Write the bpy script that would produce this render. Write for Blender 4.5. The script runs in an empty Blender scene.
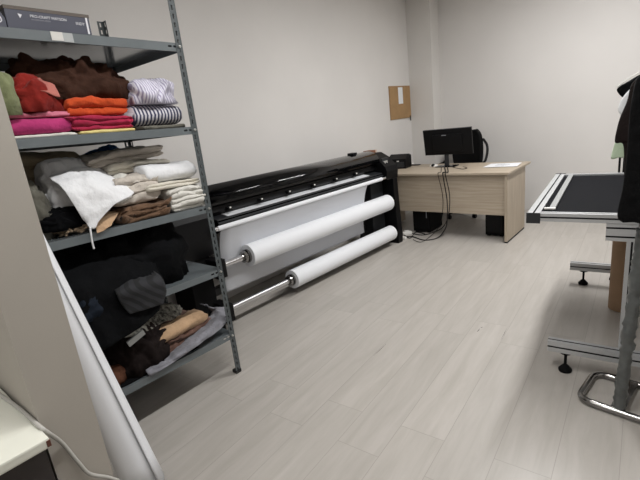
import bpy, bmesh, math, random
from mathutils import Vector, Matrix, noise
C = bpy.context.scene.collection
PI = math.pi
CAMH, FPX = 1.55, 430.0
PITCH, ROLL, YAW = math.radians(-15.38), math.radians(6.576), math.radians(41.133)
CAM = Matrix.Rotation(YAW, 3, 'Z') @ Matrix.Rotation(PITCH, 3, 'X') @ Matrix.Rotation(ROLL, 3, 'Y')

# ---- survey helpers: turn a measured photo point plus one known coordinate into a place in the room
def _ray(x, y): return CAM @ Vector(((x - 320) / FPX, 1, -(y - 240) / FPX))
def at_x(x, y, X):
    d = _ray(x, y); p = d * (X / d.x); p.z += CAMH; return p
def at_y(x, y, Y):
    d = _ray(x, y); p = d * (Y / d.y); p.z += CAMH; return p
def at_z(x, y, z=0.0):
    d = _ray(x, y); p = d * ((z - CAMH) / d.z); p.z += CAMH; return p

# ---------------------------------------------------------------- materials
def lin(c):
    c = c / 255.0
    return c / 12.92 if c <= 0.04045 else ((c + 0.055) / 1.055) ** 2.4
def rgb(r, g, b): return (lin(r), lin(g), lin(b), 1)

def mat(name, col, rough=0.6, metal=0.0, var=0.0, vscale=6.0, bump=0.0, bscale=60.0, col2=None, spec=0.5, coat=0.0, sheen=0.0, bdist=0.004):
    m = bpy.data.materials.new(name); m.use_nodes = True
    nt = m.node_tree; N = nt.nodes; L = nt.links
    b = N['Principled BSDF']
    b.inputs['Base Color'].default_value = col
    b.inputs['Roughness'].default_value = rough
    b.inputs['Metallic'].default_value = metal
    b.inputs['Specular IOR Level'].default_value = spec
    b.inputs['Coat Weight'].default_value = coat
    b.inputs['Sheen Weight'].default_value = sheen
    tc = N.new('ShaderNodeTexCoord')
    if var > 0:
        n = N.new('ShaderNodeTexNoise'); n.inputs['Scale'].default_value = vscale; n.inputs['Detail'].default_value = 5
        L.new(tc.outputs['Object'], n.inputs['Vector'])
        mx = N.new('ShaderNodeMix'); mx.data_type = 'RGBA'
        c2 = col2 or tuple(c * (1 - var) for c in col[:3]) + (1,)
        mx.inputs['A'].default_value = col; mx.inputs['B'].default_value = c2
        r = N.new('ShaderNodeValToRGB'); r.color_ramp.elements[0].position = 0.35; r.color_ramp.elements[1].position = 0.65
        L.new(n.outputs['Fac'], r.inputs['Fac']); L.new(r.outputs['Color'], mx.inputs['Factor'])
        L.new(mx.outputs['Result'], b.inputs['Base Color'])
    if bump > 0:
        n2 = N.new('ShaderNodeTexNoise'); n2.inputs['Scale'].default_value = bscale; n2.inputs['Detail'].default_value = 3
        L.new(tc.outputs['Object'], n2.inputs['Vector'])
        bp = N.new('ShaderNodeBump'); bp.inputs['Strength'].default_value = bump; bp.inputs['Distance'].default_value = bdist
        L.new(n2.outputs['Fac'], bp.inputs['Height']); L.new(bp.outputs['Normal'], b.inputs['Normal'])
    return m

def stripe_mat(name, ca, cb, scale, axis='Y', rough=0.85, distort=0.0, width=0.5):
    m = mat(name, ca, rough); nt = m.node_tree; N = nt.nodes; L = nt.links
    b = N['Principled BSDF']; tc = N.new('ShaderNodeTexCoord')
    w = N.new('ShaderNodeTexWave'); w.bands_direction = axis; w.inputs['Scale'].default_value = scale
    w.inputs['Distortion'].default_value = distort; w.inputs['Detail Scale'].default_value = 1.0
    L.new(tc.outputs['Object'], w.inputs['Vector'])
    r = N.new('ShaderNodeValToRGB'); e = r.color_ramp.elements
    e[0].position = width - 0.12; e[0].color = ca; e[1].position = width + 0.12; e[1].color = cb
    L.new(w.outputs['Fac'], r.inputs['Fac']); L.new(r.outputs['Color'], b.inputs['Base Color'])
    return m

def wood_mat(name, ca, cb, axis='X', rough=0.5):
    m = mat(name, ca, rough); nt = m.node_tree; N = nt.nodes; L = nt.links
    b = N['Principled BSDF']; tc = N.new('ShaderNodeTexCoord'); mp = N.new('ShaderNodeMapping')
    mp.inputs['Scale'].default_value = {'X': (1.2, 22, 22), 'Y': (22, 1.2, 22), 'Z': (22, 22, 1.2)}[axis]
    n = N.new('ShaderNodeTexNoise'); n.inputs['Scale'].default_value = 2.2; n.inputs['Detail'].default_value = 6; n.inputs['Distortion'].default_value = 0.4
    r = N.new('ShaderNodeValToRGB'); e = r.color_ramp.elements
    e[0].position = 0.35; e[0].color = ca; e[1].position = 0.68; e[1].color = cb
    L.new(tc.outputs['Object'], mp.inputs['Vector']); L.new(mp.outputs['Vector'], n.inputs['Vector'])
    L.new(n.outputs['Fac'], r.inputs['Fac']); L.new(r.outputs['Color'], b.inputs['Base Color'])
    return m

def floor_mat():
    m = mat('laminate_floor', rgb(200, 194, 186), 0.36); nt = m.node_tree; N = nt.nodes; L = nt.links
    b = N['Principled BSDF']; tc = N.new('ShaderNodeTexCoord'); mp = N.new('ShaderNodeMapping')
    mp.inputs['Rotation'].default_value = (0, 0, math.radians(-93.56)); mp.inputs['Location'].default_value = (-0.145, -0.21, 0)
    br = N.new('ShaderNodeTexBrick'); br.inputs['Scale'].default_value = 1.0
    br.inputs['Brick Width'].default_value = 1.28; br.inputs['Row Height'].default_value = 0.23
    br.inputs['Mortar Size'].default_value = 0.0016; br.inputs['Mortar Smooth'].default_value = 0.3; br.offset = 0.809; br.offset_frequency = 2
    br.inputs['Color1'].default_value = (0.25, 0.25, 0.25, 1); br.inputs['Color2'].default_value = (0.75, 0.75, 0.75, 1); br.inputs['Mortar'].default_value = (0, 0, 0, 1)
    L.new(tc.outputs['Object'], mp.inputs['Vector']); L.new(mp.outputs['Vector'], br.inputs['Vector'])
    mp2 = N.new('ShaderNodeMapping'); mp2.inputs['Scale'].default_value = (1.1, 9, 1)
    L.new(mp.outputs['Vector'], mp2.inputs['Vector'])
    ad = N.new('ShaderNodeVectorMath'); ad.operation = 'ADD'   # each plank gets its own piece of grain
    L.new(mp2.outputs['Vector'], ad.inputs[0]); sc = N.new('ShaderNodeVectorMath'); sc.operation = 'SCALE'; sc.inputs['Scale'].default_value = 37.0
    L.new(br.outputs['Color'], sc.inputs[0]); L.new(sc.outputs['Vector'], ad.inputs[1])
    n = N.new('ShaderNodeTexNoise'); n.inputs['Scale'].default_value = 1.9; n.inputs['Detail'].default_value = 7; n.inputs['Roughness'].default_value = 0.6; n.inputs['Distortion'].default_value = 0.5
    L.new(ad.outputs['Vector'], n.inputs['Vector'])
    r = N.new('ShaderNodeValToRGB'); e = r.color_ramp.elements
    e[0].position = 0.3; e[0].color = rgb(167, 162, 155); e[1].position = 0.7; e[1].color = rgb(181, 176, 170)
    L.new(n.outputs['Fac'], r.inputs['Fac'])
    mx = N.new('ShaderNodeMix'); mx.data_type = 'RGBA'; mx.blend_type = 'MULTIPLY'; mx.inputs['Factor'].default_value = 1
    pv = N.new('ShaderNodeMapRange'); pv.inputs['From Min'].default_value = 0.25; pv.inputs['From Max'].default_value = 0.75
    pv.inputs['To Min'].default_value = 0.96; pv.inputs['To Max'].default_value = 1.03
    L.new(br.outputs['Color'], pv.inputs['Value'])
    L.new(r.outputs['Color'], mx.inputs['A']); L.new(pv.outputs['Result'], mx.inputs['B'])
    m2 = N.new('ShaderNodeMix'); m2.data_type = 'RGBA'; m2.inputs['B'].default_value = rgb(122, 115, 108)
    fm = N.new('ShaderNodeMath'); fm.operation = 'MULTIPLY'; fm.inputs[1].default_value = 0.45
    L.new(br.outputs['Fac'], fm.inputs[0]); L.new(fm.outputs[0], m2.inputs['Factor']); L.new(mx.outputs['Result'], m2.inputs['A'])
    L.new(m2.outputs['Result'], b.inputs['Base Color'])
    return m

M = {}
M['wall'] = mat('painted_wall', rgb(219, 216, 213), 0.85, var=0.05, vscale=1.3, bump=0.05, bscale=40)
M['wallback'] = mat('painted_back_wall', rgb(214, 211, 208), 0.85, var=0.06, vscale=0.9, bump=0.05, bscale=40)
M['column'] = mat('painted_column', rgb(212, 209, 205), 0.85, var=0.03, vscale=2)
M['partition'] = mat('beige_partition_paint', rgb(174, 168, 159), 0.8, var=0.04, vscale=3, bump=0.05, bscale=50)
M['ceiling'] = mat('ceiling_paint', rgb(228, 226, 222), 0.9)
M['floor'] = floor_mat()
M['rack'] = mat('grey_enamel_rack', rgb(100, 107, 110), 0.38, 0.0, var=0.12, vscale=9, spec=0.6)
M['rackboard'] = mat('grey_enamel_board', rgb(98, 104, 107), 0.16, 0.0, var=0.05, vscale=5, spec=1.0)
M['rackpost'] = mat('dark_grey_enamel_post', rgb(78, 84, 86), 0.4, 0.0, var=0.15, vscale=9, spec=0.5)
M['zinc'] = mat('zinc_bolt', rgb(215, 215, 212), 0.3, 0.9)
M['dark'] = mat('dark_slot', rgb(18, 18, 19), 0.7)
M['blackgloss'] = mat('black_gloss_plastic', rgb(7, 7, 9), 0.07, spec=0.3)
M['black'] = mat('black_satin_plastic', rgb(11, 11, 13), 0.45, spec=0.2)
M['blackmatt'] = mat('black_matt', rgb(11, 11, 12), 0.8, spec=0.15, var=0.2, vscale=5)
M['charcoal'] = mat('charcoal_panel', rgb(36, 38, 41), 0.45)
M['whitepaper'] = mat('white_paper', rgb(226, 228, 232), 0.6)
M['shadedpaper'] = mat('white_paper_in_shade', rgb(196, 198, 203), 0.7, var=0.03, vscale=2)  # white paper with the web's shade put into its colour
M['whiteplas'] = mat('white_plastic', rgb(232, 230, 226), 0.4)
M['alu'] = mat('anodised_aluminium', rgb(196, 198, 200), 0.34, 0.6, var=0.05, vscale=8)
M['steel'] = mat('polished_steel', rgb(205, 205, 207), 0.16, 1.0)
M['chrome'] = mat('scuffed_chrome', rgb(150, 148, 146), 0.2, 1.0, var=0.25, vscale=12)
M['desk'] = wood_mat('pale_oak_laminate', rgb(164, 150, 132), rgb(182, 169, 151), 'X', 0.45)
M['deskside'] = wood_mat('pale_oak_laminate_upright', rgb(164, 150, 132), rgb(182, 169, 151), 'Z', 0.45)
M['kraft'] = mat('kraft_board', rgb(165, 132, 92), 0.8, var=0.12, vscale=9)
M['card'] = mat('cardboard_tube', rgb(150, 122, 95), 0.8, var=0.1, vscale=8)
M['bed'] = mat('black_vacuum_bed', rgb(17, 18, 22), 0.7, var=0.12, vscale=14, bump=0.06, bscale=160, spec=0.04)
M['boxblue'] = mat('dark_blue_grey_carton', rgb(66, 68, 82), 0.5, var=0.06, vscale=10)
M['boxtop'] = mat('carton_rim', rgb(92, 84, 78), 0.7)
M['print'] = mat('white_print', rgb(220, 220, 225), 0.6)
M['printgrey'] = mat('grey_print', rgb(150, 152, 160), 0.6)
M['tape'] = mat('pale_sticker', rgb(205, 203, 198), 0.6)
M['tape2'] = mat('grey_sticker', rgb(165, 168, 168), 0.6)
M['tabletop'] = mat('cream_laminate', rgb(222, 222, 210), 0.45, var=0.04, vscale=5)
M['rust'] = mat('chipped_edge', rgb(96, 58, 44), 0.8)
M['undertable'] = mat('dark_table_frame', rgb(48, 42, 40), 0.7)
M['cablegrey'] = mat('grey_cable', rgb(176, 174, 168), 0.5)
M['plasticwrap'] = mat('grey_wrapping_film', rgb(92, 95, 94), 0.28, var=0.25, vscale=30, bump=0.5, bscale=40)
M['brownbox'] = mat('brown_carton', rgb(120, 80, 58), 0.7)
M['pinkish'] = mat('pale_pink_tape', rgb(205, 180, 165), 0.6)
def cloth(name, r, g, b, var=0.1): return mat(name, rgb(r, g, b), 0.9, var=var, vscale=14, bump=0.55, bscale=26, bdist=0.016, sheen=0.1 if r + g + b > 200 else 0.0, spec=0.1)
M['c_green'] = cloth('sage_cloth', 126, 132, 98)
M['c_red'] = cloth('red_cloth', 140, 42, 36, 0.25)
M['c_pink'] = cloth('dusty_pink_cloth', 190, 118, 108)
M['c_fuchsia'] = cloth('fuchsia_cloth', 182, 60, 116)
M['c_rose'] = cloth('rose_cloth', 206, 122, 142)
M['c_orange'] = cloth('orange_cloth', 200, 80, 42)
M['c_magenta'] = cloth('raspberry_cloth', 180, 48, 80, 0.3)
M['c_yellow'] = cloth('pale_yellow_cloth', 226, 208, 140)
M['c_brown'] = cloth('dark_brown_cloth', 68, 46, 37, 0.3)
M['c_white'] = cloth('white_cloth', 228, 229, 231, 0.03)
M['c_offwhite'] = cloth('off_white_cloth', 212, 210, 203, 0.05)
M['c_cream'] = cloth('cream_cloth', 214, 209, 196, 0.06)
M['c_taupe'] = cloth('taupe_cloth', 196, 188, 178, 0.08)
M['c_greyheap'] = cloth('grey_white_cloth', 220, 220, 221, 0.06)
M['c_beige'] = cloth('beige_cloth', 186, 170, 144)
M['c_khaki'] = cloth('khaki_grey_cloth', 108, 106, 97, 0.15)
M['c_blue'] = cloth('blue_cloth', 48, 98, 152)
M['c_brown2'] = cloth('mid_brown_cloth', 110, 86, 68, 0.25)
M['c_tan'] = cloth('tan_cloth', 192, 160, 128)
M['c_black'] = cloth('black_cloth', 13, 14, 16, 0.25)
M['c_blackcoat'] = cloth('black_coat_cloth', 14, 14, 15, 0.15)
M['c_darkbrown'] = cloth('very_dark_brown_cloth', 32, 26, 25, 0.15)
M['c_navyblack'] = cloth('blue_black_cloth', 34, 40, 50, 0.3)
M['c_terra'] = cloth('terracotta_cloth', 86, 56, 42, 0.15)
M['c_lightgreen'] = cloth('pale_green_cloth', 178, 194, 168, 0.05)
M['c_mauve'] = cloth('mauve_brown_cloth', 112, 86, 76, 0.2)
M['c_stripe'] = stripe_mat('lilac_white_stripe', rgb(222, 220, 232), rgb(158, 152, 178), 22, 'Y', distort=2.0, width=0.62)
M['c_navy'] = stripe_mat('navy_white_stripe', rgb(208, 206, 212), rgb(58, 60, 88), 15.5, 'Y', distort=0.4)
M['c_rib'] = stripe_mat('grey_rib', rgb(17, 18, 20), rgb(36, 37, 41), 11, 'DIAGONAL', distort=1.5)
M['c_snake'] = mat('snake_print_cloth', rgb(150, 148, 138), 0.9, var=1.0, vscale=45, col2=rgb(28, 26, 25))
M['c_whitegrey'] = cloth('white_grey_lining', 140, 140, 147, 0.3)
M['lace'] = cloth('oatmeal_yarn', 150, 132, 110, 0.3)

# ---------------------------------------------------------------- geometry helpers
def new_obj(name, bm, m, parent=None, smooth=False, loc=None):
    bmesh.ops.recalc_face_normals(bm, faces=bm.faces[:])
    me = bpy.data.meshes.new(name); bm.to_mesh(me); bm.free()
    for mm in (m if isinstance(m, (list, tuple)) else [m]): me.materials.append(mm)
    if smooth:
        for p in me.polygons: p.use_smooth = True
    o = bpy.data.objects.new(name, me); C.objects.link(o)
    if parent: o.parent = parent
    if loc: o.location = loc
    return o
def tag(o, label, cat, group=None):
    o['label'] = label; o['category'] = cat
    if group: o['group'] = group
    return o
def thing(name, label, cat, loc=(0, 0, 0), rz=0.0, group=None):
    o = bpy.data.objects.new(name, None); C.objects.link(o); o.empty_display_size = 0.1
    o.location = loc; o.rotation_euler = (0, 0, rz)
    return tag(o, label, cat, group)
def struct(name, bm, m):
    o = new_obj(name, bm, m); o['kind'] = 'structure'; return o
def box(bm, x0, x1, y0, y1, z0, z1, bevel=0.0):
    r = bmesh.ops.create_cube(bm, size=1.0)
    vs = r['verts']
    for v in vs:
        v.co = Vector(((x0 + x1) / 2 + v.co.x * (x1 - x0), (y0 + y1) / 2 + v.co.y * (y1 - y0), (z0 + z1) / 2 + v.co.z * (z1 - z0)))
    if bevel > 0:
        es = list({e for v in vs for e in v.link_edges})
        bmesh.ops.bevel(bm, geom=es, offset=bevel, segments=2, affect='EDGES', profile=0.6)
def B(*a, **k):
    bm = bmesh.new(); box(bm, *a, **k); return bm
def frame_of(d):
    d = d.normalized(); up = Vector((0, 0, 1)) if abs(d.z) < 0.95 else Vector((0, 1, 0))
    s = d.cross(up).normalized(); return s, s.cross(d).normalized()
def cyl(bm, p0, p1, r0, r1=None, n=24, caps=True):
    p0, p1 = Vector(p0), Vector(p1); r1 = r0 if r1 is None else r1
    s, t = frame_of(p1 - p0); rings = []
    for p, r in ((p0, r0), (p1, r1)):
        rings.append([bm.verts.new(p + (s * math.cos(2 * PI * k / n) + t * math.sin(2 * PI * k / n)) * r) for k in range(n)])
    for k in range(n):
        bm.faces.new((rings[0][k], rings[0][(k + 1) % n], rings[1][(k + 1) % n], rings[1][k]))
    if caps:
        bm.faces.new(rings[0]); bm.faces.new(rings[1])
def tube(bm, pts, r, n=10, closed=False):
    pts = [Vector(p) for p in pts]; m = len(pts); rings = []; prev = None
    for i, p in enumerate(pts):
        if closed: d = pts[(i + 1) % m] - pts[i - 1]
        else: d = pts[min(i + 1, m - 1)] - pts[max(i - 1, 0)]
        d.normalize()
        if prev is None: s, t = frame_of(d)
        else:
            s = (prev - d * prev.dot(d)).normalized(); t = s.cross(d).normalized()
        prev = s
        rings.append([bm.verts.new(p + (s * math.cos(2 * PI * k / n) + t * math.sin(2 * PI * k / n)) * r) for k in range(n)])
    for i in range(m if closed else m - 1):
        a, b = rings[i], rings[(i + 1) % m]
        for k in range(n): bm.faces.new((a[k], a[(k + 1) % n], b[(k + 1) % n], b[k]))
    if not closed:
        bm.faces.new(rings[0]); bm.faces.new(rings[-1])
def smooth_path(pts, k=8):
    pts = [Vector(p) for p in pts]; out = []
    for i in range(len(pts) - 1):
        a, b, c, d = pts[max(i - 1, 0)], pts[i], pts[i + 1], pts[min(i + 2, len(pts) - 1)]
        for j in range(k):
            t = j / k
            out.append(0.5 * ((2 * b) + (c - a) * t + (2 * a - 5 * b + 4 * c - d) * t * t + (3 * b - a - 3 * c + d) * t ** 3))
    out.append(pts[-1]); return out
def extrude_poly(bm, poly, fn, a, b):
    """poly: 2D outline, fn(u,v,t) -> point; solid between t=a and t=b"""
    r0 = [bm.verts.new(fn(u, v, a)) for u, v in poly]; r1 = [bm.verts.new(fn(u, v, b)) for u, v in poly]
    n = len(poly)
    for k in range(n): bm.faces.new((r0[k], r0[(k + 1) % n], r1[(k + 1) % n], r1[k]))
    bm.faces.new(r0); bm.faces.new(r1)
def lathe(bm, prof, c=(0, 0, 0), n=24):
    c = Vector(c); rings = []
    for r, z in prof:
        rings.append([bm.verts.new(c + Vector((r * math.cos(2 * PI * k / n), r * math.sin(2 * PI * k / n), z))) for k in range(n)])
    for a, b in zip(rings, rings[1:]):
        for k in range(n): bm.faces.new((a[k], a[(k + 1) % n], b[(k + 1) % n], b[k]))
    bm.faces.new(rings[0]); bm.faces.new(rings[-1])

def slot_profile(w, h):
    """T-slot aluminium outline: w x h, one groove per 45 mm on each side"""
    g, dp = 0.009, 0.012
    def side(length):
        n = max(1, round(length / 0.045)); return [(-length / 2 + (i + .5) * length / n) for i in range(n)]
    P = []
    for c in side(w): P += [(c - g / 2, -h / 2), (c - g / 2, -h / 2 + dp), (c + g / 2, -h / 2 + dp), (c + g / 2, -h / 2)]
    P2 = [(-w / 2, -h / 2)] + P + [(w / 2, -h / 2)]
    for c in side(h): P2 += [(w / 2, c - g / 2), (w / 2 - dp, c - g / 2), (w / 2 - dp, c + g / 2), (w / 2, c + g / 2)]
    P2 += [(w / 2, h / 2)]
    for c in reversed(side(w)): P2 += [(c + g / 2, h / 2), (c + g / 2, h / 2 - dp), (c - g / 2, h / 2 - dp), (c - g / 2, h / 2)]
    P2 += [(-w / 2, h / 2)]
    for c in reversed(side(h)): P2 += [(-w / 2, c + g / 2), (-w / 2 + dp, c + g / 2), (-w / 2 + dp, c - g / 2), (-w / 2, c - g / 2)]
    return P2
def slot_bar(bm, axis, a, b, c1, c2, w, h):
    """bar along axis from a to b, centred at c1,c2 on the other two axes (in xyz order), section w x h"""
    P = slot_profile(w, h)
    fn = {'X': lambda u, v, t: (t, c1 + u, c2 + v), 'Y': lambda u, v, t: (c1 + u, t, c2 + v), 'Z': lambda u, v, t: (c1 + u, c2 + v, t)}[axis]
    n0 = len(bm.faces); extrude_poly(bm, P, fn, a, b)
    bm.faces.ensure_lookup_table(); g = 0.012
    for k in range(len(P)):
        (u0, v0), (u1, v1) = P[k], P[(k + 1) % len(P)]
        if all(abs(u) < w / 2 - g * .9 or abs(v) < h / 2 - g * .9 for u, v in (((u0 + u1) / 2, (v0 + v1) / 2),)) and abs((u0 + u1) / 2) < w / 2 - .001 and abs((v0 + v1) / 2) < h / 2 - .001:
            bm.faces[n0 + k].material_index = 1

def fbm(p, s): return noise.noise(p * s)
def wrinkle(p, f, seed):
    """cloth folds: rounded billows with creased valleys, plus finer crumples"""
    o = Vector((seed * 3.17, seed * 1.73, seed * 5.1)); q = p * f + o
    q = q + 0.9 * Vector((noise.noise(q * 0.6), noise.noise(q * 0.6 + Vector((9, 0, 0))), noise.noise(q * 0.6 + Vector((0, 9, 0)))))
    a = abs(noise.noise(Vector((q.x, q.y * 0.55, q.z)))) * 2.4
    b = abs(noise.noise(q * 1.9 + Vector((4, 4, 4)))) * 2.4
    c = 1 - abs(noise.noise(q * 3.3 + Vector((2, 7, 1)))) * 2.4
    return 0.62 * a + 0.30 * b + 0.12 * c - 0.5

def heap(name, label, cat, m, c, size, seed, rz=0.0, wr=0.022, freq=10.0, p=2.6, dome=0.5, tilt=0.0, group=None, stretch=(1, 1, 1)):
    """a crumpled pile of cloth: closed skin over an irregular footprint"""
    lx, ly, h = size; rnd = random.Random(seed); bm = bmesh.new()
    NR, NA = 40, 120; rings = []; wr = wr * 1.25; freq = freq * 1.45
    ofs = Vector((rnd.uniform(0, 50), rnd.uniform(0, 50), rnd.uniform(0, 50)))
    st = Vector(stretch)
    for i in range(1, NR + 1):
        s = i / NR; ring = []
        for k in range(NA):
            a = 2 * PI * k / NA; ca, sa = math.cos(a), math.sin(a)
            rr = 1 / ((abs(ca) ** p + abs(sa) ** p) ** (1 / p))
            rr *= 1 + 0.13 * noise.noise(Vector((ca * 1.6, sa * 1.6, 0)) + ofs)
            t = s * 1.0
            rad = math.sin(min(t, 1) * PI / 2) if t <= 1 else 1
            hz = max(0.0, math.cos(t * PI / 2)) ** dome
            x, y = lx / 2 * rr * rad * ca, ly / 2 * rr * rad * sa
            base = Vector((x, y, hz * h))
            lump = 1 + 0.38 * noise.noise(Vector((x * 5, y * 5, seed)) + ofs)
            z = hz * h * lump * (1 + tilt * y / ly)
            nrm = Vector((ca * rad, sa * rad, hz)).normalized()
            q = Vector((base.x * st.x, base.y * st.y, base.z * st.z))
            d = wrinkle(q, freq, seed) * wr * min(1, 0.25 + 4 * (1 - s) + 0.75)
            v = Vector((x, y, z)) + nrm * d
            v.z = max(v.z, 0.0)
            if v.z > h: v.z = h + (v.z - h) * 0.45
            if i == NR: v.z = 0.0
            ring.append(bm.verts.new(v))
        rings.append(ring)
    top = bm.verts.new(sum((v.co for v in rings[0]), Vector()) / NA)
    for k in range(NA):
        bm.faces.new((top, rings[0][k], rings[0][(k + 1) % NA]))
        for i in range(NR - 1): bm.faces.new((rings[i][k], rings[i + 1][k], rings[i + 1][(k + 1) % NA], rings[i][(k + 1) % NA]))
    bm.faces.new(rings[-1])
    o = new_obj(name, bm, m, smooth=True, loc=c); o.rotation_euler = (0, 0, rz)
    return tag(o, label, cat, group)

def folded(name, label, cat, m, c, size, layers, seed, rz=0.0, wr=0.008, sag=0.0, rough_ends=0.02, group=None, spiral=False):
    """folded cloth: front (+x) shows one rounded fold per layer; runs along y"""
    lx, ly, h = size; bm = bmesh.new(); lh = h / layers; out = []
    rnd = random.Random(seed)
    for L in range(layers):                       # front, bottom to top
        off = rnd.uniform(-0.012, 0.012)
        for k in range(7):
            a = -PI / 2 + PI * (k + 0.35) / 7
            out.append((lx / 2 + off + math.cos(a) * lh * 0.62 - lh * 0.62, (L + 0.5) * lh + math.sin(a) * lh * 0.5))
    nb = 10
    for k in range(1, nb): out.append((lx / 2 - lh * 0.6 - (lx - lh) * k / nb, h))
    for L in reversed(range(layers)):
        for k in range(5):
            a = PI / 2 + PI * (k + 0.5) / 5
            out.append((-lx / 2 + lh * 0.5 + math.cos(a) * lh * 0.5, (L + 0.5) * lh + math.sin(a) * lh * 0.5))
    for k in range(1, nb): out.append((-lx / 2 + lh * 0.5 + (lx - lh) * k / nb, 0))
    NS = 34; rings = []
    for j in range(NS + 1):
        t = j / NS; y = (t - 0.5) * ly
        e = min(t, 1 - t); sc = 1 - 0.16 * max(0, 1 - e / 0.07) ** 2
        ring = []
        for (u, w) in out:
            pnt = Vector((u * (1 + 0.05 * noise.noise(Vector((y * 7, seed, w * 9)))), y + rough_ends * noise.noise(Vector((w * 30, seed * 2.2, u * 4))) * (1 if e < 0.2 else 0.3), w))
            f = 1 + 0.10 * noise.noise(Vector((u * 6, y * 6, seed)))
            z = pnt.z * f * (1 - sag * (2 * t - 1) ** 2)
            z = h / 2 + (z - h / 2) * sc
            q = Vector((pnt.x, pnt.y, pnt.z))
            d = wrinkle(Vector((q.x * 9, q.y * 9, q.z * 25)), 1.0, seed) * wr
            ring.append(bm.verts.new((pnt.x + d * (1 if u > 0 else -1), pnt.y, max(0.0, z + (d if w > h * 0.1 else 0)))))
        rings.append(ring)
    n = len(out)
    for a, b in zip(rings, rings[1:]):
        for k in range(n): bm.faces.new((a[k], a[(k + 1) % n], b[(k + 1) % n], b[k]))
    bm.faces.new(rings[0]); bm.faces.new(rings[-1])
    o = new_obj(name, bm, m, smooth=True, loc=c); o.rotation_euler = (0, 0, rz)
    return tag(o, label, cat, group)

def sheet_bm(rows, k=7, wr=0.01, freq=10, seed=1, thick=0.005, stretch=(1, 1, 1)):
    """a cloth draped through a net of 3D points (rows of equal length)"""
    fine = [smooth_path(r, k) for r in rows]
    cols = [smooth_path([f[i] for f in fine], k) for i in range(len(fine[0]))]
    ni, nj = len(cols), len(cols[0]); G = [[cols[i][j].copy() for j in range(nj)] for i in range(ni)]
    Nn = []
    for i in range(ni):
        r = []
        for j in range(nj):
            du = G[min(i + 1, ni - 1)][j] - G[max(i - 1, 0)][j]; dv = G[i][min(j + 1, nj - 1)] - G[i][max(j - 1, 0)]
            nn = du.cross(dv); r.append(nn.normalized() if nn.length > 1e-9 else Vector((1, 0, 0)))
        Nn.append(r)
    bm = bmesh.new(); A, Bk = [], []
    st = Vector(stretch)
    for i in range(ni):
        ra, rb = [], []
        for j in range(nj):
            p = G[i][j]; d = wrinkle(Vector((p.x * st.x, p.y * st.y, p.z * st.z)), freq, seed) * wr
            ra.append(bm.verts.new(p + Nn[i][j] * (d + thick / 2))); rb.append(bm.verts.new(p + Nn[i][j] * (d - thick / 2)))
        A.append(ra); Bk.append(rb)
    for i in range(ni - 1):
        for j in range(nj - 1):
            bm.faces.new((A[i][j], A[i + 1][j], A[i + 1][j + 1], A[i][j + 1]))
            bm.faces.new((Bk[i][j], Bk[i][j + 1], Bk[i + 1][j + 1], Bk[i + 1][j]))
    for i in range(ni - 1):
        bm.faces.new((A[i][0], Bk[i][0], Bk[i + 1][0], A[i + 1][0])); bm.faces.new((A[i][-1], A[i + 1][-1], Bk[i + 1][-1], Bk[i][-1]))
    for j in range(nj - 1):
        bm.faces.new((A[0][j], A[0][j + 1], Bk[0][j + 1], Bk[0][j])); bm.faces.new((A[-1][j], Bk[-1][j], Bk[-1][j + 1], A[-1][j + 1]))
    return bm
def text_bm(s, size, depth=0.0004):
    cu = bpy.data.curves.new('t', 'FONT'); cu.body = s; cu.size = size; cu.extrude = depth; cu.align_x = 'LEFT'
    o = bpy.data.objects.new('t', cu); C.objects.link(o)
    dg = bpy.context.evaluated_depsgraph_get(); dg.update()
    me = bpy.data.meshes.new_from_object(o.evaluated_get(dg))
    bm = bmesh.new(); bm.from_mesh(me); bpy.data.objects.remove(o); bpy.data.meshes.remove(me); return bm

# ---------------------------------------------------------------- the room
XL, YB, XR, YN, ZC = -3.28, 6.47, 2.6, -2.2, 3.15
PX, PY0, PY1 = -1.455, 0.262, 0.417           # end and two faces of the partition wall
struct('floor', B(XL - .1, XR + .1, YN - .1, YB + .1, -0.1, 0), M['floor'])
for a_, b_, w_ in (((500.5, 340.5), (507.6, 327), .0014), ((373.5, 356), (386, 344), .0016), ((477, 332), (480, 328.5), .003), ((480, 328), (483, 327), .0025)):
    a_, b_ = at_z(*a_), at_z(*b_); d_ = (b_ - a_).normalized(); n_ = Vector((-d_.y, d_.x, 0)); bm = bmesh.new(); m_ = (a_ + b_) / 2
    up_ = Vector((0, 0, .0006)); ring_ = [a_, m_ - n_ * w_, b_, m_ + n_ * w_ * .6]
    lo_ = [bm.verts.new(p) for p in ring_]; hi_ = [bm.verts.new(p + up_) for p in ring_]
    bm.faces.new(lo_); bm.faces.new(hi_)
    for k in range(4): bm.faces.new((lo_[k], lo_[(k + 1) % 4], hi_[(k + 1) % 4], hi_[k]))
    new_obj('scuff_mark', bm, M['undertable'], bpy.data.objects['floor'])
struct('ceiling', B(XL - .1, XR + .1, YN - .1, YB + .1, ZC, ZC + 0.1), M['ceiling'])
struct('wall_left', B(XL - .1, XL, YN, YB, 0, ZC), M['wall'])
struct('wall_back', B(XL - .1, XR + .1, YB, YB + .1, 0, ZC), M['wallback'])
struct('wall_right', B(XR, XR + .1, YN, YB, 0, ZC), M['wall'])
struct('wall_front', B(XL - .1, XR + .1, YN - .1, YN, 0, ZC), M['wall'])
struct('wall_partition', B(XL, PX, PY0, PY1, 0, ZC), M['partition'])
struct('wall_corner', B(XL, -2.91, 6.2, YB, 0, ZC), M['column'])

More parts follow.
